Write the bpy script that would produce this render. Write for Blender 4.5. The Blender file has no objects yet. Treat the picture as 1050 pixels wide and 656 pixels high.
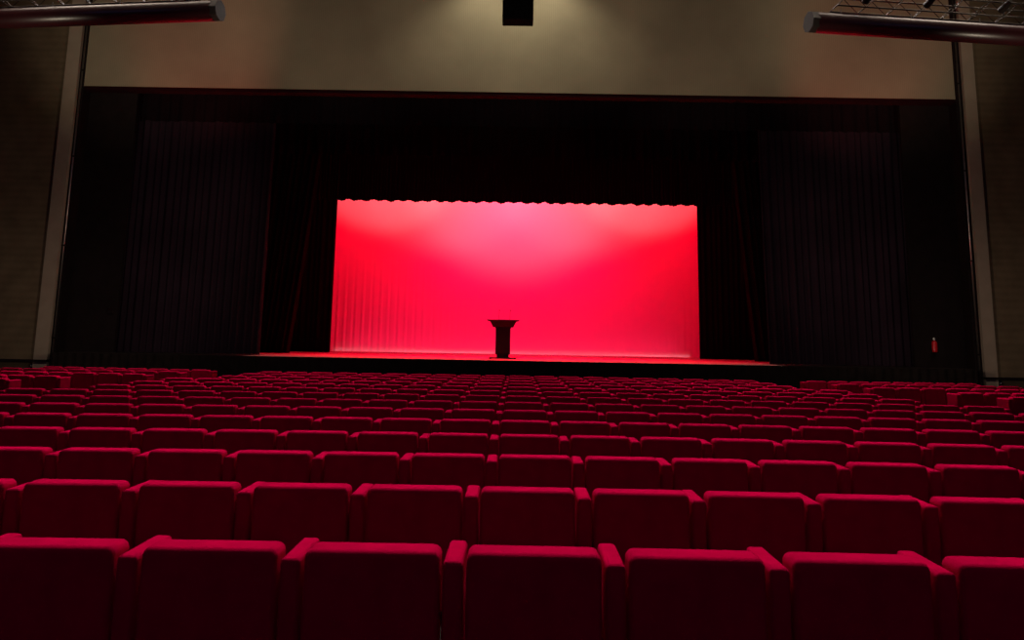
import bpy, bmesh, math, random
from mathutils import Vector, Matrix
random.seed(7)
sc = bpy.context.scene
C = sc.collection
sc.view_settings.view_transform = 'Standard'
sc.view_settings.look = 'None'
sc.view_settings.exposure = 0
PI = math.pi

# ------------------------------------------------------------------ materials
def mat(name, col, rough=0.8, metal=0.0, spec=0.3, sheen=0.0, noise=None, bump=None, stripes=None):
    m = bpy.data.materials.new(name); m.use_nodes = True
    nt = m.node_tree; N = nt.nodes; L = nt.links
    b = N['Principled BSDF']
    b.inputs['Base Color'].default_value = (*col, 1)
    b.inputs['Roughness'].default_value = rough
    b.inputs['Metallic'].default_value = metal
    b.inputs['Specular IOR Level'].default_value = spec
    if sheen:
        b.inputs['Sheen Weight'].default_value = sheen
        b.inputs['Sheen Tint'].default_value = (*col, 1)
    tc = N.new('ShaderNodeTexCoord')
    src = None
    if noise:                      # (scale, low factor, high factor)
        n = N.new('ShaderNodeTexNoise'); n.inputs['Scale'].default_value = noise[0]
        n.inputs['Detail'].default_value = 4
        L.new(tc.outputs['Object'], n.inputs['Vector'])
        r = N.new('ShaderNodeValToRGB')
        r.color_ramp.elements[0].position = 0.3; r.color_ramp.elements[1].position = 0.7
        r.color_ramp.elements[0].color = (*[c * noise[1] for c in col], 1)
        r.color_ramp.elements[1].color = (*[min(1, c * noise[2]) for c in col], 1)
        L.new(n.outputs['Fac'], r.inputs['Fac']); src = r.outputs['Color']
    if stripes:                    # (repeat per metre on object X, strength)
        w = N.new('ShaderNodeTexWave'); w.wave_type = 'BANDS'; w.bands_direction = stripes[2] if len(stripes) > 2 else 'X'
        w.inputs['Scale'].default_value = stripes[0]; w.inputs['Distortion'].default_value = 0.15
        L.new(tc.outputs['Object'], w.inputs['Vector'])
        mx = N.new('ShaderNodeMix'); mx.data_type = 'RGBA'; mx.blend_type = 'MULTIPLY'
        mx.inputs[0].default_value = stripes[1]
        if src: L.new(src, mx.inputs[6])
        else: mx.inputs[6].default_value = (*col, 1)
        L.new(w.outputs['Color'], mx.inputs[7]); src = mx.outputs[2]
    if src: L.new(src, b.inputs['Base Color'])
    if bump:
        n2 = N.new('ShaderNodeTexNoise'); n2.inputs['Scale'].default_value = bump[0]; n2.inputs['Detail'].default_value = 3
        L.new(tc.outputs['Object'], n2.inputs['Vector'])
        bp = N.new('ShaderNodeBump'); bp.inputs['Strength'].default_value = bump[1]; bp.inputs['Distance'].default_value = 0.01
        L.new(n2.outputs['Fac'], bp.inputs['Height']); L.new(bp.outputs['Normal'], b.inputs['Normal'])
    return m

M = {}
M['velvet'] = mat('red_velvet', (0.50, 0.0008, 0.042), 0.95, spec=0.0, noise=(9, 0.86, 1.1), bump=(260, 0.25))
M['cushion'] = mat('deep_red_cushion', (0.13, 0.0015, 0.012), 0.9, spec=0.03, noise=(9, 0.86, 1.1))  # hidden seat fronts kept dark to cut red bounce
M['seat_metal'] = mat('seat_metal', (0.03, 0.03, 0.03), 0.45, metal=0.8)
M['carpet'] = mat('dark_carpet', (0.02, 0.009, 0.01), 0.95, spec=0.05, noise=(30, 0.6, 1.3))
M['wall'] = mat('ribbed_beige_wall', (0.36, 0.30, 0.205), 0.85, spec=0.1, noise=(1.3, 0.92, 1.05), stripes=(6.0, 0.10))
M['wing'] = mat('brown_wall_panels', (0.20, 0.145, 0.09), 0.8, spec=0.1, noise=(2.0, 0.8, 1.1), stripes=(1.6, 0.10, 'Z'))
M['pilaster'] = mat('taupe_pilaster', (0.40, 0.315, 0.24), 0.75, spec=0.15, noise=(3, 0.92, 1.05))
M['sidewall'] = mat('side_wall_brown', (0.10, 0.07, 0.05), 0.85, spec=0.1, noise=(2, 0.85, 1.1))
M['ceiling'] = mat('dark_ceiling', (0.03, 0.026, 0.022), 0.9, spec=0.05, noise=(1, 0.9, 1.1))
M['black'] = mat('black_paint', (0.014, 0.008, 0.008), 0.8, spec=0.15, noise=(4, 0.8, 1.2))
M['skirt'] = mat('black_stage_skirt', (0.016, 0.011, 0.010), 0.9, spec=0.05, noise=(5, 0.7, 1.3))
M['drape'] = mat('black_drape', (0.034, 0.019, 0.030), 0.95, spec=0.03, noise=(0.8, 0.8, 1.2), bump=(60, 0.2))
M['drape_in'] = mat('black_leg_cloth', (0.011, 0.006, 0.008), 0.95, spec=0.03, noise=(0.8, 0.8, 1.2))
M['cyc'] = mat('white_cyclorama_cloth', (0.85, 0.85, 0.85), 0.95, spec=0.0, noise=(0.3, 0.985, 1.0))
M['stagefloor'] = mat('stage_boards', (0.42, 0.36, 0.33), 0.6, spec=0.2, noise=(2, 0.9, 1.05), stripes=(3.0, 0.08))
M['lectern'] = mat('black_lectern_wood', (0.010, 0.008, 0.008), 0.5, spec=0.3, noise=(6, 0.8, 1.2))
M['metal'] = mat('brushed_metal', (0.45, 0.43, 0.40), 0.35, metal=0.9, noise=(5, 0.9, 1.0))
M['darkmetal'] = mat('dark_truss_metal', (0.05, 0.042, 0.038), 0.5, metal=0.8, noise=(5, 0.9, 1.1))
M['gloss'] = mat('dark_lacquer', (0.03, 0.006, 0.008), 0.33, spec=0.55, noise=(2, 0.9, 1.1))
M['capgrey'] = mat('grey_end_cap', (0.03, 0.024, 0.022), 0.5, spec=0.3, noise=(5, 0.8, 1.1))
M['speaker'] = mat('black_speaker_cloth', (0.004, 0.003, 0.004), 0.95, spec=0.02, noise=(20, 0.8, 1.1))
M['stripe'] = mat('lit_edge_and_strip_red', (0.018, 0.002, 0.004), 0.9, spec=0.1, noise=(3, 0.8, 1.1))  # red light on the soffit edge put into this colour; call point strip shares it
M['extred'] = mat('extinguisher_red', (0.70, 0.012, 0.02), 0.35, spec=0.5, noise=(5, 0.95, 1.0))
M['white'] = mat('white_plastic', (0.8, 0.78, 0.74), 0.5, noise=(5, 0.95, 1.0))
M['lens'] = mat('lamp_lens', (0.5, 0.48, 0.42), 0.15, spec=0.6, noise=(5, 0.95, 1.0))

# ------------------------------------------------------------------ mesh helpers
def box(bm, x0, x1, y0, y1, z0, z1, bev=0.0, seg=3):
    vs = [bm.verts.new((x, y, z)) for x in (x0, x1) for y in (y0, y1) for z in (z0, z1)]
    f = [(0, 1, 3, 2), (4, 6, 7, 5), (0, 4, 5, 1), (2, 3, 7, 6), (0, 2, 6, 4), (1, 5, 7, 3)]
    fs = [bm.faces.new([vs[i] for i in q]) for q in f]
    if bev:
        es = list({e for q in fs for e in q.edges})
        bmesh.ops.bevel(bm, geom=es, offset=bev, segments=seg, affect='EDGES', profile=0.5)
    return vs

def tube(bm, a, b, r0, r1=None, n=12, caps=True):
    a = Vector(a); b = Vector(b); r1 = r0 if r1 is None else r1
    d = (b - a).normalized()
    u = d.orthogonal().normalized(); v = d.cross(u)
    R0 = [bm.verts.new(a + (u * math.cos(2 * PI * i / n) + v * math.sin(2 * PI * i / n)) * r0) for i in range(n)]
    R1 = [bm.verts.new(b + (u * math.cos(2 * PI * i / n) + v * math.sin(2 * PI * i / n)) * r1) for i in range(n)]
    for i in range(n):
        bm.faces.new((R0[i], R0[(i + 1) % n], R1[(i + 1) % n], R1[i]))
    if caps:
        bm.faces.new(R0[::-1]); bm.faces.new(R1)

def path_tube(bm, pts, r, n=8):
    for a, b in zip(pts[:-1], pts[1:]): tube(bm, a, b, r, n=n)

def lathe(bm, prof, cx=0, cy=0, n=24):
    rings = []
    for r, z in prof:
        rings.append([bm.verts.new((cx + r * math.cos(2 * PI * i / n), cy + r * math.sin(2 * PI * i / n), z)) for i in range(n)])
    for A, B in zip(rings[:-1], rings[1:]):
        for i in range(n): bm.faces.new((A[i], A[(i + 1) % n], B[(i + 1) % n], B[i]))
    bm.faces.new(rings[0][::-1]); bm.faces.new(rings[-1])

def frustum(bm, lo, hi):
    """lo, hi = (x0,x1,y0,y1,z)"""
    def ring(q): return [bm.verts.new((q[0], q[2], q[4])), bm.verts.new((q[1], q[2], q[4])), bm.verts.new((q[1], q[3], q[4])), bm.verts.new((q[0], q[3], q[4]))]
    A, B = ring(lo), ring(hi)
    for i in range(4): bm.faces.new((A[i], A[(i + 1) % 4], B[(i + 1) % 4], B[i]))
    bm.faces.new(A[::-1]); bm.faces.new(B)

def obj(name, bm, m, parent=None, loc=(0, 0, 0), smooth=False, label=None):
    bmesh.ops.recalc_face_normals(bm, faces=bm.faces[:])
    me = bpy.data.meshes.new(name); bm.to_mesh(me); bm.free()
    if smooth:
        for p in me.polygons: p.use_smooth = True
    me.materials.append(m)
    o = bpy.data.objects.new(name, me); C.objects.link(o)
    o.location = loc
    if parent: o.parent = parent
    if label: o['label'] = label
    return o

def tag(o, label, cat, group=None):
    o['label'] = label; o['category'] = cat
    if group: o['group'] = group
    return o

def thing(name, label, cat, loc=(0, 0, 0), rotz=0, group=None):
    o = bpy.data.objects.new(name, None); C.objects.link(o)
    o.empty_display_size = 0.2
    o.location = loc; o.rotation_euler = (0, 0, rotz)
    return tag(o, label, cat, group)

def struct(name, bm, m, label, cat):
    o = obj(name, bm, m); o['kind'] = 'structure'
    return tag(o, label, cat)

def bxs(*boxes):
    bm = bmesh.new()
    for b in boxes: box(bm, *b)
    return bm

# ------------------------------------------------------------------ the hall
HX, H, WY = 16.0, 12.6, 20.0        # half width, height, front wall plane
OX0, OX1, OZ = -12.22, 12.34, 8.57  # proscenium opening
SZ = 1.13                           # stage level
struct('floor', bxs((-HX, HX, -5, WY + .4, -0.1, 0)), M['carpet'], 'dark carpeted auditorium floor under the rows of seats', 'floor')
struct('ceiling', bxs((-HX, HX, -5, WY + .4, H, H + .1)), M['ceiling'], 'dark auditorium ceiling high above the seats', 'ceiling')
struct('wall_left', bxs((-HX - .1, -HX, -5, WY + .4, 0, H)), M['sidewall'], 'brown side wall left of the audience', 'wall')
struct('wall_right', bxs((HX, HX + .1, -5, WY + .4, 0, H)), M['sidewall'], 'brown side wall right of the audience', 'wall')
struct('wall_back', bxs((-HX, HX, -5.1, -5, 0, H)), M['sidewall'], 'brown back wall behind the last row', 'wall')
struct('wall_front', bxs((OX0, OX1, WY, WY + .3, OZ, H)), M['wall'], 'beige ribbed wall above the wide stage opening', 'wall')
struct('wall_wing_left', bxs((-HX, -12.40, WY, WY + .3, 0, H)), M['wing'], 'dark brown panelled wall left of the stage opening', 'wall')
struct('wall_wing_right', bxs((12.52, HX, WY, WY + .3, 0, H)), M['wing'], 'dark brown panelled wall right of the stage opening', 'wall')
struct('trim_1', bxs((-12.73, -12.36, WY - .12, WY, 0, H)), M['pilaster'], 'tall taupe pilaster left of the stage opening', 'pilaster')
struct('trim_2', bxs((12.53, 12.86, WY - .12, WY, 0, H)), M['pilaster'], 'tall taupe pilaster right of the stage opening', 'pilaster')
struct('trim_3', bxs((-12.36, OX0, WY - .02, WY + .45, 0, H)), M['black'], 'narrow black jamb beside the left pilaster', 'jamb')
struct('trim_4', bxs((OX1, 12.53, WY - .02, WY + .45, 0, H)), M['black'], 'narrow black jamb beside the right pilaster', 'jamb')
struct('trim_5', bxs((OX0, OX1, WY + .02, WY + .30, OZ - .10, OZ)), M['stripe'], 'thin edge under the beige header wall, coloured dark red as if lit', 'trim')  # red light on the soffit edge is put into its colour
struct('trim_6', bxs((-HX, -12.36, WY - .15, WY, .86, .92)), M['black'], 'thin dark rail low across the left brown wall', 'rail')
struct('trim_7', bxs((12.53, HX, WY - .15, WY, .86, .92)), M['black'], 'thin dark rail low across the right brown wall', 'rail')
struct('wall_reveal_left', bxs((OX0, -10.85, WY + .35, WY + .45, 0, OZ)), M['black'], 'black return panel inside the left end of the opening', 'wall')
struct('wall_reveal_right', bxs((10.95, OX1, WY + .35, WY + .45, 0, OZ)), M['black'], 'black return panel inside the right end of the opening', 'wall')

# metal pipes running up the inner side of each pilaster
for s, x in ((-1, -12.27), (1, 12.42)):
    t = thing('metal_pipe', 'thin bright metal pipe running up beside the %s pilaster' % ('left' if s < 0 else 'right'), 'pipe', (x, WY - .06, 0))
    bm = bmesh.new(); tube(bm, (0, 0, 0.0), (0, 0, H), 0.022, n=12); obj('pipe', bm, M['metal'], t, smooth=True)
    for z in (1.5, 4.0, 6.5, 9.0, 11.5):
        bm = bmesh.new(); box(bm, -.035, .035, -.03, .04, z - .02, z + .02); obj('bracket', bm, M['darkmetal'], t)

# stage house
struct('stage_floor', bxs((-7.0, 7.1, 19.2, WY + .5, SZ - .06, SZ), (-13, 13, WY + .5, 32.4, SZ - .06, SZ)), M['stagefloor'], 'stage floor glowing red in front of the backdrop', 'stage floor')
struct('stage_floor_side', bxs((-11.78, -7.0, 19.2, 21.2, SZ - .06, SZ + .004), (7.1, 11.88, 19.2, 21.2, SZ - .06, SZ + .004)), M['black'], 'outer ends of the stage apron, darkened to look unlit', 'stage floor')  # shade on the apron ends put into a black material
bm = bmesh.new()
n = 520
for i in range(n + 1):
    x = -11.78 + 23.66 * i / n; y = 19.165 + 0.022 * math.sin(i * 1.25) + .008 * math.sin(i * .4)
    bm.verts.new((x, y, 0.0)); bm.verts.new((x, y, SZ + .002))
bm.verts.ensure_lookup_table()
for i in range(n): bm.faces.new([bm.verts[k] for k in (2 * i, 2 * i + 2, 2 * i + 3, 2 * i + 1)])
struct('stage_front', bm, M['skirt'], 'black pleated skirt along the front of the stage', 'stage skirt')
struct('wall_stage_back', bxs((-13, 13, 32.4, 32.5, 0, 11)), M['black'], 'black rear wall behind the red backdrop', 'wall')
struct('wall_stage_left', bxs((-13.1, -13, WY + .45, 32.5, 0, 11)), M['black'], 'black side wall of the stage at the left', 'wall')
struct('wall_stage_right', bxs((13, 13.1, WY + .45, 32.5, 0, 11)), M['black'], 'black side wall of the stage at the right', 'wall')
struct('ceiling_stage', bxs((-13, 13, WY + .3, 32.5, 11, 11.1)), M['black'], 'black roof over the stage', 'ceiling')

# ------------------------------------------------------------------ drapes
def drape(name, x0, x1, y, z0, z1, m, label, cat='curtain', pleat=0.16, amp=0.06, edge0=None, edge1=None, scallop=0, nz=16, seed=1, group=None):
    """pleated cloth; edge0/edge1(t) give the inner-edge offset at height t (0 bottom, 1 top)"""
    rnd = random.Random(seed)
    n = max(24, int(abs(x1 - x0) / pleat * 8))
    ph = rnd.random() * 6; k2 = rnd.uniform(.25, .4)
    bm = bmesh.new(); grid = []
    for j in range(nz + 1):
        t = j / nz; row = []
        xa = x0 + (edge0(t) if edge0 else 0); xb = x1 + (edge1(t) if edge1 else 0)
        for i in range(n + 1):
            s = i / n
            q = s * abs(x1 - x0) / pleat * 2 * PI
            a = amp * (0.45 + .55 * (1 - t) ** .7)
            yy = y + a * math.sin(q + ph + .7 * math.sin(q * k2)) + .4 * a * math.sin(q * .31 + ph)
            z = z0 + (z1 - z0) * t
            if scallop: z += scallop * (1 - t) ** 6 * (math.sin(q * .25) + .5 * math.sin(q * .11 + 1))
            row.append(bm.verts.new((xa + (xb - xa) * s, yy, z)))
        grid.append(row)
    for j in range(nz):
        for i in range(n): bm.faces.new((grid[j][i], grid[j][i + 1], grid[j + 1][i + 1], grid[j + 1][i]))
    o = obj(name, bm, m, smooth=True)
    return tag(o, label, cat, group)

bow = lambda a: (lambda t: a * (1 - t) ** 1.8)
drape('stage_curtain', -11.6, -7.03, 21.0, SZ + .01, 8.9, M['drape'], 'wide black pleated house curtain drawn open on the left', pleat=.21, amp=.055, edge1=lambda t: -.05 * (1 - t), seed=3)
drape('stage_curtain', 7.10, 11.9, 21.0, SZ + .01, 8.9, M['drape'], 'wide black pleated house curtain drawn open on the right', pleat=.21, amp=.055, edge0=lambda t: .12 * (1 - t) ** 1.5, seed=5)
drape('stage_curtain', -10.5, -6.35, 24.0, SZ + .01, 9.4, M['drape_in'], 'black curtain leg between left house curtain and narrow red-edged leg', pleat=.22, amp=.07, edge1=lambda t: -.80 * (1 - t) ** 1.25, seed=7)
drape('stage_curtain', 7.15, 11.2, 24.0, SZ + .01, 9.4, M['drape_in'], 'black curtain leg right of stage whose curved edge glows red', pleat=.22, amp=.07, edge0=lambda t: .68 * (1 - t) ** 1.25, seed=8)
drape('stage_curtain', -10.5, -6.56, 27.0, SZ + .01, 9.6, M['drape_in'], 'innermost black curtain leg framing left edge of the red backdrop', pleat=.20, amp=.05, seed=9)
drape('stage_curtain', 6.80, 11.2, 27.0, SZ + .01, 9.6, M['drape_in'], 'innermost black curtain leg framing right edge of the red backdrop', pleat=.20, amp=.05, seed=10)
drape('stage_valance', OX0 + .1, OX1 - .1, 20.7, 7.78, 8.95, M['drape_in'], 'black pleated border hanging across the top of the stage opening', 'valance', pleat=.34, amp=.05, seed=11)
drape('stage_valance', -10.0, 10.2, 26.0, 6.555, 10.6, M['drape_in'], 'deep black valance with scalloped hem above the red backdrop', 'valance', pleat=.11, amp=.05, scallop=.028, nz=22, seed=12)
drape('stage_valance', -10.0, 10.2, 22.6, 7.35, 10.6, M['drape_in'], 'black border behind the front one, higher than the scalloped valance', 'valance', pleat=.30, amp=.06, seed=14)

# cyclorama with soft vertical ripples low on the left
bm = bmesh.new(); nx, nz = 700, 40; grid = []
for j in range(nz + 1):
    t = j / nz; row = []
    for i in range(nx + 1):
        x = -10.6 + 21.3 * i / nx
        lw = max(0, min(1, (-1.5 - x) / 4.0)) + .2 * max(0, min(1, (x - 3.5) / 3.0))
        a = .016 * lw * max(0, 1 - t * 2.1) ** 1.0
        y = 31.5 + a * (math.sin(x * 24) + .5 * math.sin(x * 41 + 1)) + .02 * math.sin(x * .7)
        row.append(bm.verts.new((x, y, SZ + t * 8.9)))
    grid.append(row)
for j in range(nz):
    for i in range(nx): bm.faces.new((grid[j][i], grid[j][i + 1], grid[j + 1][i + 1], grid[j + 1][i]))
tag(obj('stage_backdrop', bm, M['cyc'], smooth=True), 'large smooth backdrop cloth lit bright red and pink behind the lectern', 'backdrop')

# ------------------------------------------------------------------ lectern
t = thing('lectern', 'black lectern with flared top standing alone at the stage front', 'lectern', (-0.24, 21.6, SZ))
t.scale = (.94, .94, .94)
bm = bmesh.new(); frustum(bm, (-.31, .31, -.21, .21, .965), (-.40, .40, -.27, .27, 1.14)); frustum(bm, (-.41, .41, -.28, .28, 1.14), (-.48, .48, -.31, .31, 1.165)); box(bm, -.49, .49, -.315, .315, 1.165, 1.18)
obj('reading_desk', bm, M['lectern'], t)
bm = bmesh.new(); box(bm, -.242, .242, -.185, .185, .93, .967, .006)
obj('collar', bm, M['lectern'], t)
bm = bmesh.new(); box(bm, -.225, .225, -.17, .17, .14, .94, .008); obj('column', bm, M['lectern'], t)
bm = bmesh.new(); box(bm, -.18, .18, -.15, .15, .045, .15); obj('plinth', bm, M['lectern'], t)
bm = bmesh.new(); box(bm, -.42, .42, -.26, .26, .012, .045, .006)
obj('base_plate', bm, M['lectern'], t)
for sx in (-1, 1):
    for sy in (-1, 1):
        bm = bmesh.new(); tube(bm, (sx * .37, sy * .2, 0), (sx * .37, sy * .2, .014), .03, n=10); obj('foot', bm, M['lectern'], t)
for sx in (-.14, .20):
    bm = bmesh.new(); path_tube(bm, [(sx, .1, 1.17), (sx, .08, 1.32), (sx + .01, .02, 1.42), (sx + .015, -.05, 1.47)], .0035, 6)
    mic = obj('microphone', bm, M['lectern'], t)
    bm = bmesh.new(); tube(bm, (sx + .015, -.05, 1.47), (sx + .017, -.09, 1.485), .012, n=8); obj('capsule', bm, M['lectern'], mic)

# ------------------------------------------------------------------ fire extinguisher and small fittings
t = thing('fire_extinguisher', 'small red fire extinguisher hanging on black panel right of stage', 'extinguisher', (11.46, WY + .27, 1.54))
bm = bmesh.new(); lathe(bm, [(.05, 0), (.064, .012), (.066, .03), (.066, .25), (.055, .28), (.028, .30), (.024, .315)]); obj('cylinder', bm, M['extred'], t, smooth=True)
bm = bmesh.new(); lathe(bm, [(.022, .315), (.026, .33), (.034, .345), (.034, .375), (.02, .39)]); v = obj('valve', bm, M['white'], t, smooth=True, label='white valve head')
bm = bmesh.new(); box(bm, -.012, .012, -.10, .02, .385, .395); box(bm, -.010, .010, -.09, .0, .36, .368); obj('handle', bm, M['darkmetal'], v)
bm = bmesh.new(); path_tube(bm, [(.03, 0, .34), (.075, -.01, .31), (.085, -.01, .22), (.078, -.01, .08)], .010, 8); obj('hose', bm, M['black'], t)
bm = bmesh.new(); box(bm, -.03, .03, .05, .10, .05, .34); obj('wall_bracket', bm, M['darkmetal'], t)

t = thing('call_point', 'tiny dim red call point on black panel left of stage', 'call point', (-11.03, WY + .352, 2.20))
bm = bmesh.new(); box(bm, -.07, .07, -.05, 0, 0, .14, .008); obj('housing', bm, M['black'], t)
bm = bmesh.new(); box(bm, -.055, .055, -.058, -.048, .085, .115); obj('cover_strip', bm, M['stripe'], t)
for s, x in ((-1, -12.80), (1, 12.95)):
    t = thing('wall_lamp', 'tiny pale fitting low on the brown wall at far %s' % ('left' if s < 0 else 'right'), 'wall lamp', (x, WY, .70))
    bm = bmesh.new(); box(bm, -.03, .03, -.05, 0, -.06, .10, .008); obj('body', bm, M['darkmetal'], t)
    bm = bmesh.new(); bmesh.ops.create_uvsphere(bm, u_segments=12, v_segments=8, radius=.025, matrix=Matrix.Translation((0, -.06, .06))); obj('cap', bm, M['white'], t, smooth=True)

# ------------------------------------------------------------------ hanging loudspeaker
t = thing('loudspeaker', 'black box loudspeaker hanging at top centre before the beige wall', 'loudspeaker', (.03, 18.0, 9.83))
bm = bmesh.new(); box(bm, -.40, .40, 0, .42, 0, 1.15, .012); obj('cabinet', bm, M['speaker'], t)
bm = bmesh.new(); box(bm, -.375, .375, -.018, 0, .03, 1.12, .004); obj('grille', bm, M['speaker'], t)
for sx in (-1, 1):
    bm = bmesh.new(); tube(bm, (sx * .33, .2, 1.14), (sx * .33, .2, H - 9.83), .012, n=8); obj('hanging_rod', bm, M['darkmetal'], t)

# ------------------------------------------------------------------ ceiling booms: long tube + truss above
def boom(s):
    side = 'left' if s < 0 else 'right'
    A = Vector((s * 6.05, 14.0, 8.08)) if s < 0 else Vector((5.92, 14.0, 8.02))
    B = Vector((s * 15.8, 15.08, A.z))
    d = (B - A).normalized(); Ln = (B - A).length
    ang = math.atan2(d.y, d.x)
    t = thing('ceiling_boom', 'long dark glossy tube hanging across the top %s corner' % side, 'ceiling boom', A, ang)
    bm = bmesh.new(); tube(bm, (0.03, 0, 0), (Ln, 0, 0), .205, n=40, caps=True); obj('tube', bm, M['gloss'], t, smooth=False)
    for p in t.children[0].data.polygons:
        if len(p.vertices) == 4: p.use_smooth = True
    bm = bmesh.new(); tube(bm, (-.10, 0, 0), (.05, 0, 0), .215, n=8); obj('end_cap', bm, M['capgrey'], t, label='grey faceted end cap')
    for x in [.6 + i * 1.5 for i in range(int((Ln - .6) / 1.5) + 1)]:
        bm = bmesh.new(); tube(bm, (x, 0, .19), (x, 0, .32), .012, n=8); obj('clamp', bm, M['metal'], t)
    # truss
    tr = thing('lighting_truss', 'open metal lighting truss above the %s ceiling tube' % side, 'truss', A + Vector((0, 0, .30)), ang)
    x0 = .45
    for yy, zz in ((-.15, .02), (.15, .02), (-.15, .32), (.15, .32)):
        bm = bmesh.new(); tube(bm, (x0, yy, zz), (Ln, yy, zz), .017, n=8); obj('chord', bm, M['darkmetal'], tr, smooth=True)
    bm = bmesh.new(); k = 0; x = x0
    while x < Ln - .3:
        xa, xb = x, x + .3
        z0, z1 = (.02, .32) if k % 2 == 0 else (.32, .02)
        for yy in (-.15, .15): tube(bm, (xa, yy, z0), (xb, yy, z1), .008, n=6)
        tube(bm, (xa, -.15, z0), (xa, .15, z0), .008, n=6)
        x += .3; k += 1
    obj('lattice', bm, M['darkmetal'], tr)
    for x in (1.2, 4.6, 8.4):
        bm = bmesh.new(); tube(bm, (x, 0, .32), (x, 0, H - A.z - .30), .008, n=6); obj('hanging_cable', bm, M['darkmetal'], tr)
    # cable dropping loosely along the truss end
    cb = bmesh.new()
    rnd = random.Random(31 + s)
    for q in range(4):
        xs = .35 + q * .16; pts = []
        for i in range(9):
            f = i / 8
            pts.append((xs + .5 * f + .04 * rnd.uniform(-1, 1), -.2 + .02 * rnd.uniform(-1, 1), .12 + .3 * abs(2 * f - 1) ** 1.5 + .02 * rnd.uniform(-1, 1)))
        path_tube(cb, pts, .006, 6)
    c = obj('cable_bundle', cb, M['metal']); c.parent = tr
    # spotlights on the truss
    for i, x in enumerate((1.0, 2.3, 3.9)):
        p = A + d * x + Vector((0, -.42, .42))
        which = ('nearest the tube end', 'in the middle of three', 'nearest the side wall')[i]
        sp = thing('stage_spotlight', 'small black spotlight on the %s truss, %s' % (side, which), 'spotlight', p, ang, 'spotlights on the ceiling trusses')
        ax = Vector((.0, .8, -.25)).normalized() * .16
        bm = bmesh.new(); tube(bm, -ax * .8, ax, .05, .07, n=16); obj('housing', bm, M['darkmetal'], sp, smooth=False)
        bm = bmesh.new(); tube(bm, ax, ax * 1.04, .062, n=16); obj('lens', bm, M['lens'], sp)
        bm = bmesh.new(); path_tube(bm, [(-.085, 0, 0), (-.085, 0, .13), (.085, 0, .13), (.085, 0, 0)], .008, 6); tube(bm, (0, 0, .13), (0, .17, .2), .012, n=6); obj('yoke', bm, M['metal'], sp)
boom(-1); boom(1)

# ------------------------------------------------------------------ seats
def rounded(bm, x0, x1, y0, y1, z0, z1, bev, rc=0.0):
    """cushion-like slab: big radius rc on the two upper corners seen from behind, bev on all the rims"""
    prof = [(x0, z0), (x1, z0)]
    if rc:
        for k in range(7):
            a = k / 6 * PI / 2; prof.append((x1 - rc + rc * math.cos(a), z1 - rc + rc * math.sin(a)))
        for k in range(7):
            a = PI / 2 + k / 6 * PI / 2; prof.append((x0 + rc + rc * math.cos(a), z1 - rc + rc * math.sin(a)))
    else: prof += [(x1, z1), (x0, z1)]
    cx, cz = (x0 + x1) / 2, (z0 + z1) / 2
    def ring(y, ins):
        out = []
        for x, z in prof:
            out.append(bm.verts.new((x + (ins if x < cx else -ins), y, z + (ins if z < cz else -ins))))
        return out
    rs = []
    S = 4
    for k in range(S + 1):
        a = k / S * PI / 2; rs.append(ring(y0 + bev * (1 - math.sin(a)), bev * (1 - math.cos(a))))
    rs = [ring(y0 + bev * (1 - math.sin(k / S * PI / 2)), bev * (1 - math.cos(k / S * PI / 2))) for k in range(S, -1, -1)]
    rs += [ring(y1 - bev * (1 - math.sin(k / S * PI / 2)), bev * (1 - math.cos(k / S * PI / 2))) for k in range(0, S + 1)]
    n = len(prof)
    for A, B in zip(rs[:-1], rs[1:]):
        for i in range(n): bm.faces.new((A[i], A[(i + 1) % n], B[(i + 1) % n], B[i]))
    bm.faces.new(rs[0][::-1]); bm.faces.new(rs[-1])

SD = 0.13     # thickness of the backrest: far top edge
TOPZ = 0.86
def seat_meshes(pitch):
    w = (pitch - .068 - .022) / 2
    out = {}
    bm = bmesh.new(); rounded(bm, -w, w, 0, SD, .30, TOPZ, .022, .030)
    # soft crown along the top
    out['backrest'] = (bm, M['velvet'])
    bm = bmesh.new(); rounded(bm, -w + .01, w - .01, SD + .012, SD + .13, .36, .74, .03, .04)
    out['seat_cushion'] = (bm, M['cushion'])
    ax = -pitch / 2
    bm = bmesh.new(); box(bm, ax - .034, ax + .034, -.002, .285, .03, TOPZ - .027, .016, 3)
    out['armrest'] = (bm, M['velvet'])
    bm = bmesh.new(); box(bm, ax - .03, ax + .03, .04, .25, 0, .03)
    out['floor_mount'] = (bm, M['seat_metal'])
    res = {}
    for k, (b, m) in out.items():
        bmesh.ops.recalc_face_normals(b, faces=b.faces[:])
        me = bpy.data.meshes.new(k); b.to_mesh(me); b.free()
        for p in me.polygons: p.use_smooth = p.area < .004
        me.materials.append(m)
        if k in ('backrest', 'armrest'):     # sitting side coloured darker to cut bounce onto the backs ahead
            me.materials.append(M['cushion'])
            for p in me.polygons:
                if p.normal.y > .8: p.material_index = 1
        res[k] = me
    return res

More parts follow.
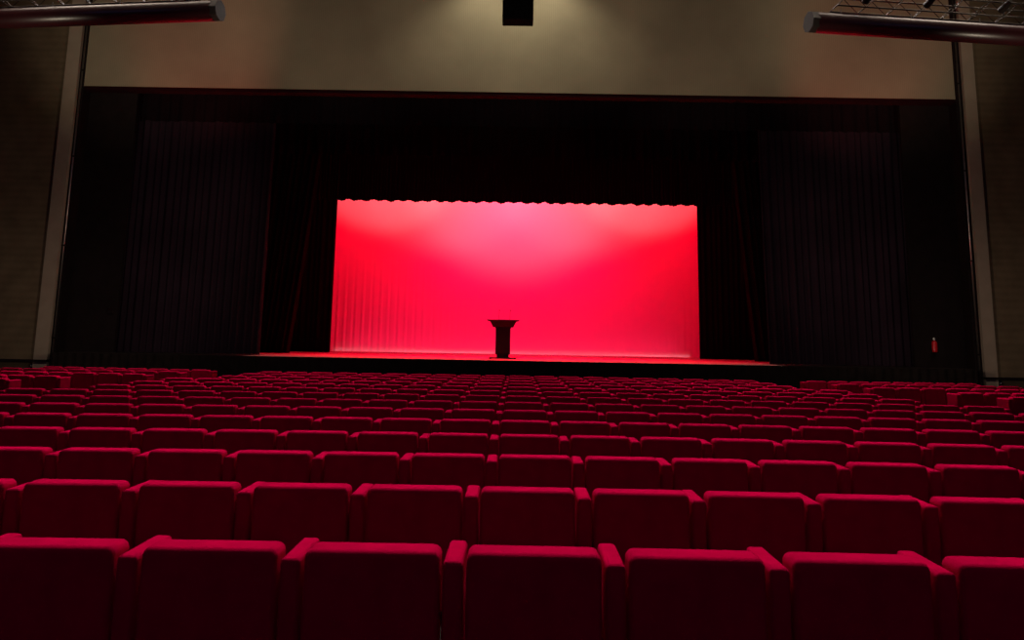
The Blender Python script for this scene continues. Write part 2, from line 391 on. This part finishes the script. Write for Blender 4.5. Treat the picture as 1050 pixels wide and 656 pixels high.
ORD = ['', 'first', 'second', 'third', 'fourth', 'fifth', 'sixth', 'seventh', 'eighth', 'ninth', 'tenth', 'eleventh', 'twelfth', 'thirteenth',
       'fourteenth', 'fifteenth', 'sixteenth', 'seventeenth', 'eighteenth', 'nineteenth', 'twentieth', 'twenty-first', 'twenty-second', 'twenty-third', 'twenty-fourth']
protos = {}
def make_proto(pitch):
    root = bpy.data.objects.new('theatre_seat', None); C.objects.link(root); root.empty_display_size = .2
    ms = seat_meshes(pitch)
    parts = {}
    for k, me in ms.items():
        o = bpy.data.objects.new(k, me); C.objects.link(o); parts[k] = o
        o.parent = parts['armrest'] if k == 'floor_mount' else root
    return root
first_used = {}
NSEAT = 0
def place_seat(pitch, x, y, rz, label, group, last=False):
    global NSEAT
    NSEAT += 1
    if pitch not in protos:
        protos[pitch] = make_proto(pitch); r = protos[pitch]
    else:
        src = protos[pitch]
        r = src.copy(); C.objects.link(r)
        for ch in [c for c in src.children if not c.get('extra')]:
            c = ch.copy(); C.objects.link(c); c.parent = r
            for g in ch.children:
                d = g.copy(); C.objects.link(d); d.parent = c
    r.location = (x, y, 0); r.rotation_euler = (0, 0, rz)
    r['label'] = label; r['category'] = 'seat'; r['group'] = group
    if last:     # closing armrest at the right end of the row
        src = [c for c in r.children if c.name.startswith('armrest')][0]
        c = src.copy(); C.objects.link(c); c.parent = r; c.location = (pitch, 0, 0); c['extra'] = 1
        for g in src.children:
            d = g.copy(); C.objects.link(d); d.parent = c

P, Y1, SP, RC = .55, 2.755, 1.0864, .01615
OFF = {1: -.335, 2: -.33, 3: -.2, 4: -.22, 5: -.24, 6: -.21, 7: -.2, 8: -.18, 9: -.18, 10: -.17, 11: -.16, 12: -.15, 13: -.13, 14: -.13}
HALF = {1: 9, 2: 9, 3: 9, 4: 12, 5: 12, 6: 12, 7: 12, 8: 12, 9: 11, 10: 11, 11: 11, 12: 10, 13: 10, 14: 10}
centre_rows = []
for row in range(1, 15):
    ks = []
    for k in range(-HALF[row], HALF[row]):
        X = P * (k + .5 + OFF[row]); Y = Y1 + SP * (row - 1) - X * X / 2 * RC
        ul = 520 + 757 * (X - .27) / Y * 1.045; ur = 520 + 757 * (X + .31) / Y * 1.045
        if ur < -4 or ul > 1054: continue
        ks.append((k, X, Y))
    full = len(ks) == 2 * HALF[row]
    if row < 4:   # one more seat past each end of the frame in the nearest rows
        for k in (ks[0][0] - 1, ks[-1][0] + 1):
            X = P * (k + .5 + OFF[row]); ks.append((k, X, Y1 + SP * (row - 1) - X * X / 2 * RC))
        ks.sort()
    centre_rows.append((row, ks, full))
for row, ks, full in centre_rows:
    rowname = ('row nearest the camera' if row == 1 else '%s row from the camera' % ORD[row]) if row < 9 else \
              ('row nearest the stage' if row == 14 else '%s row from the stage' % ORD[15 - row])
    for i, (k, X, Y) in enumerate(ks):
        if row < 4:
            if i == 0: lab = 'red theatre seat just past the photo\'s left edge, %s' % rowname
            elif i == len(ks) - 1: lab = 'red theatre seat just past the photo\'s right edge, %s' % rowname
            else: lab = 'red theatre seat, centre block, %s, %s visible seat from the left' % (rowname, ORD[i])
        elif full: lab = 'red theatre seat, centre block, %s, %s seat from its left end' % (rowname, ORD[i + 1])
        else: lab = 'red theatre seat, centre block, %s, %s visible seat from the left' % (rowname, ORD[i + 1])
        place_seat(P, X, Y - SD, -math.atan(RC * X), lab, 'red theatre seats of the centre block', last=(i == len(ks) - 1))

SPT = .50
th = math.radians(3.5)
SIDE = [(6.66, 16.95, 8), (6.90, 15.90, 8), (6.98, 14.60, 7), (7.86, 13.30, 4), (8.06, 12.25, 3)]
for s in (-1, 1):
    side = 'left' if s < 0 else 'right'
    for r_, (xe, ye, cnt) in enumerate(SIDE):
        rowname = 'row nearest the stage' if r_ == 0 else '%s row from the stage' % ORD[r_ + 1]
        xi = -xe - .05 if s < 0 else xe - .08
        for j in range(cnt):
            dd = SPT * (j + .5) + .034
            x = xi + s * dd * math.cos(th); y = ye + dd * math.sin(th)
            rz = s * th * -1 if s < 0 else th
            rz = -th if s < 0 else th
            last = (s < 0 and j == 0) or (s > 0 and j == cnt - 1)
            place_seat(SPT, x, y - SD, rz, 'red theatre seat, %s side block, %s, %s seat from the aisle' % (side, rowname, ORD[j + 1]),
                       'red theatre seats of the side blocks', last)
for o in C.objects:
    if 'extra' in o: del o['extra']
print('SEATS', NSEAT)

# ------------------------------------------------------------------ lights
def area(name, loc, target, sx, sy, energy, col, spread=180):
    l = bpy.data.lights.new(name, 'AREA'); l.shape = 'RECTANGLE'; l.size = sx; l.size_y = sy
    l.energy = energy; l.color = col; l.spread = math.radians(spread)
    o = bpy.data.objects.new(name, l); C.objects.link(o); o.location = loc
    o.rotation_euler = (Vector(target) - Vector(loc)).to_track_quat('-Z', 'Y').to_euler()
    return o
def spot(name, loc, target, energy, col, size, blend=.5, radius=.1):
    l = bpy.data.lights.new(name, 'SPOT'); l.energy = energy; l.color = col
    l.spot_size = math.radians(size); l.spot_blend = blend; l.shadow_soft_size = radius
    o = bpy.data.objects.new(name, l); C.objects.link(o); o.location = loc
    o.rotation_euler = (Vector(target) - Vector(loc)).to_track_quat('-Z', 'Y').to_euler()
    return o
# hall: overhead light tilted toward the audience, then added fills
area('hall_light', (0, 10.0, 11.8), (0, 2.6, 0), 16, 1.0, 330, (1.0, .90, .86), 62)
area('hall_light', (0, 19.0, 11.8), (0, 11.6, 0), 22, 1.0, 560, (1.0, .90, .86), 62)
area('seat_back_fill', (0, -3.5, 9.0), (0, 8, 0), 16, 2.0, 30, (1.0, .75, 1.7), 150)  # added tinted fill from behind for the seat backs
for s in (-1, 1):
    spot('wing_fill', (s * 5, 14, 2.0), (s * 12.4, 20, 5.4), 300, (1.0, .80, .62), 78, .8, .3)  # added fill for wings, pilasters and drapes; no fixture there
    area('boom_highlight_fill', (s * 11, 13.6, 12.4), (s * 11, 14.2, 8.0), 15, .8, 130, (1.0, .82, .66), 70)  # unseen strip added for a highlight along the tubes
# header wall
for x in (-.9, .95):
    spot('wall_washer', (x, 18.7, 12.35), (x * .9, 19.95, 9.3), 150, (1.0, .93, .70), 110, .9, .08)
for x in (-10.5, -5.2, 0, 5.2, 10.5):
    spot('header_fill', (x * .95, 9.5, 2.0), (x, 20, 11.0), 1150, (1.0, .84, .62), 38, .9, .3)  # added wash for the header, set low to spare the backdrop
spot('header_spot', (-7.6, 16.2, 2.2), (-8.9, 20, 9.6), 620, (1.0, .16, .12), 36, .9, .3)
spot('header_spot', (7.6, 16.2, 2.2), (9.8, 20, 9.6), 620, (1.0, .16, .12), 36, .9, .3)
spot('extinguisher_fill', (9.5, 15, 5), (11.46, 20.2, 1.75), 60, (1.0, .9, .8), 5, .8, .05)  # added only to brighten the extinguisher
# cyclorama
area('cyc_batten', (0, 27.4, 8.8), (0, 31.5, 4.4), 16, .5, 1150, (1.0, .0, .018), 180)
area('cyc_ground_row', (0, 30.9, 1.2), (0, 31.5, 2.2), 14, .05, 22, (1.0, .02, .10), 180)
spot('cyc_wash', (0, 27.0, 9.6), (0.1, 31.5, 4.0), 1500, (1.0, .0, .13), 95, 1.0, .2)
area('cyc_foot_strip', (0, 31.42, 1.16), (0, 31.5, 1.18), 15, .02, 2.5, (1.0, .32, .38), 180)
for x, sz, e in ((0.1, 103, 500), (-2.8, 92, 190), (3.0, 92, 190), (-5.5, 78, 300), (5.7, 78, 300)):
    spot('cyc_top', (x, 26.9, 9.9), (x, 31.5, 9.7), e, (1.0, .42, .44), sz, .3, .25)
area('stage_red', (0, 23.8, 9.8), (0, 22.6, 0), 9, .5, 1250, (1.0, .0, .02), 60)

w = bpy.data.worlds.new('world'); sc.world = w; w.use_nodes = True
w.node_tree.nodes['Background'].inputs[0].default_value = (1, .8, .75, 1)
w.node_tree.nodes['Background'].inputs[1].default_value = 0.003

# ------------------------------------------------------------------ camera
cam = bpy.data.cameras.new('camera'); co = bpy.data.objects.new('camera', cam); C.objects.link(co)
yaw, pit, rol, px, py = 0.00798, 0.14598, 0.01819, 520.06, 240.97
fw = Vector((-math.sin(yaw) * math.cos(pit), math.cos(yaw) * math.cos(pit), math.sin(pit)))
rt = Vector((math.cos(yaw), math.sin(yaw), 0)); up = rt.cross(fw)
r2 = rt * math.cos(rol) + up * math.sin(rol); u2 = -rt * math.sin(rol) + up * math.cos(rol)
mw = Matrix((r2, u2, -fw)).transposed().to_4x4(); mw.translation = (0, 0, 1.563)
co.matrix_world = mw
cam.sensor_width = 36; cam.lens = 757 * 36 / 1050
cam.shift_x = (525 - px) / 1050; cam.shift_y = (py - 328) / 1050
cam.clip_end = 200
sc.camera = co
